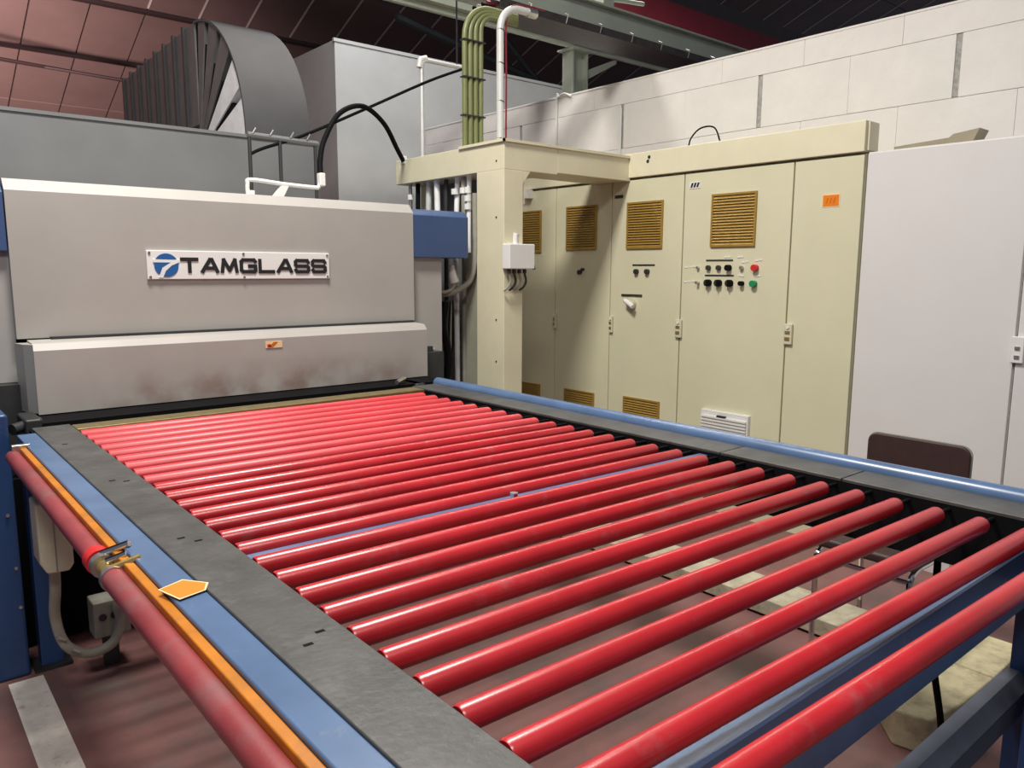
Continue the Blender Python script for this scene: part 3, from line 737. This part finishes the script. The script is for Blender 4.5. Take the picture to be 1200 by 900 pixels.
# navy cabinet at the far left
nb = thing('navy_side_cabinet', 'navy blue machine cabinet at the left edge beside the conveyor', 'cabinet', (-0.2, 3.7, 0))
box('body', 'navy', (-0.9, 0.362, 3.20, 3.70, 0.0, 0.985), nb, 0.012)
for (x, z) in ((0.335, 0.62), (0.345, 0.42), (0.348, 0.27)):
    tube('screw', 'steel', [(x, 3.194, z), (x, 3.20, z)], 0.006, nb, 8)
# motor box with hose
mo = thing('beige_junction_cover', 'beige plastic cover hanging under the red bar with a grey hose', 'cover', (0.42, 2.9, 0.48))
MB().prism([(0.375, 0.53), (0.395, 0.49), (0.46, 0.487), (0.475, 0.51), (0.475, 0.735), (0.375, 0.735)], 'y', 2.86, 2.98).build('cover', 'ivory', mo, 0.008)
box('seam', 'cord', (0.421, 0.425, 2.857, 2.86, 0.495, 0.73), mo)
tube('hose', 'cord', smooth_path([(0.425, 2.93, 0.49), (0.425, 2.95, 0.40), (0.425, 3.0, 0.28), (0.45, 3.0, 0.17), (0.52, 3.0, 0.115), (0.60, 3.0, 0.13), (0.635, 3.02, 0.20), (0.63, 3.05, 0.26)]), 0.018, mo, 12)
for p in ((0.435, 2.985, 0.205), (0.475, 2.985, 0.145)):
    tube('hose_clip', 'steel', [(p[0]-0.012, p[1]-0.012, p[2]+0.012), (p[0]+0.012, p[1]-0.012, p[2]-0.006)], 0.005, mo, 6)
ob = thing('floor_socket_box', 'small grey socket box on the floor under the conveyor', 'box', (0.6, 3.12, 0))
box('housing', 'cord', (0.555, 0.68, 3.06, 3.16, 0.13, 0.27), ob, 0.006)
box('stand', 'dark', (0.59, 0.64, 3.09, 3.13, 0.0, 0.13), ob)
for x in (0.585, 0.625): tube('socket', 'dark', [(x, 3.056, 0.21), (x, 3.062, 0.21)], 0.014, ob, 10)

# ------------------------------------------------------------------ things on the floor, seen between the rollers
kb = box('kerb_beam', 'kerb', (2.90, 3.14, 1.30, 4.0, 0.012, 0.082), None, 0.004)
tag(kb, 'long low pale kerb beam on the maroon floor behind the conveyor', 'beam')
cb = thing('concrete_block', 'rough pale stone slab on the floor below the front rollers', 'block', (2.75, 1.0, 0))
MB().prism([(2.42, 0.86), (2.62, 0.835), (2.86, 0.83), (2.872, 1.04), (2.50, 1.05), (2.40, 0.96)], 'z', 0, 0.12).build('slab', 'kerbside', cb, 0.008)
MB().prism([(2.878, 0.83), (3.20, 0.84), (3.20, 1.03), (2.880, 1.04)], 'z', 0, 0.118).build('slab', 'kerbside', cb, 0.008)
# brown chair
chn = thing('brown_chair', 'dark brown chair with rounded backrest in front of the white cabinet', 'chair', (3.0, 1.27, 0))
def rrect(y0, y1, z0, z1, r):
    P = []
    for (cy_, cz_, a0) in ((y1-r, z1-r, 0), (y0+r, z1-r, 90), (y0+r, z0+r, 180), (y1-r, z0+r, 270)):
        for i in range(7):
            a = math.radians(a0 + 15*i); P.append((cy_ + r*math.cos(a), cz_ + r*math.sin(a)))
    return P
MB().prism(rrect(1.08, 1.475, 0.52, 0.83, 0.038), 'x', 3.195, 3.225).build('backrest', 'chair', chn, 0.006)
MB().prism(rrect(1.076, 1.479, 0.516, 0.834, 0.041), 'x', 3.208, 3.216).build('backrest_edge', 'cord', chn)
box('seat', 'chair', (2.76, 3.17, 1.08, 1.475, 0.44, 0.48), chn, 0.015)
for y in (1.10, 1.455):
    tube('frame_tube', 'chrome', smooth_path([(2.79, y, 0.0), (2.79, y, 0.25), (2.80, y, 0.41), (2.96, y, 0.428), (3.19, y, 0.43), (3.238, y, 0.50), (3.238, y, 0.75)], 5), 0.011, chn, 8)
    tube('leg', 'chrome', [(3.17, y, 0.43), (3.19, y, 0.0)], 0.011, chn, 8)
tube('crossbar', 'chrome', [(2.79, 1.10, 0.39), (2.79, 1.455, 0.39)], 0.010, chn, 8)
# black cable under the front corner
tag(tube('black_floor_cable', 'black', smooth_path([(2.20, 0.80, 0.72), (2.22, 0.80, 0.45), (2.30, 0.79, 0.20), (2.36, 0.80, 0.02)]), 0.010, None, 8),
    'black cable dropping to the floor behind the front corner of the conveyor', 'cable')
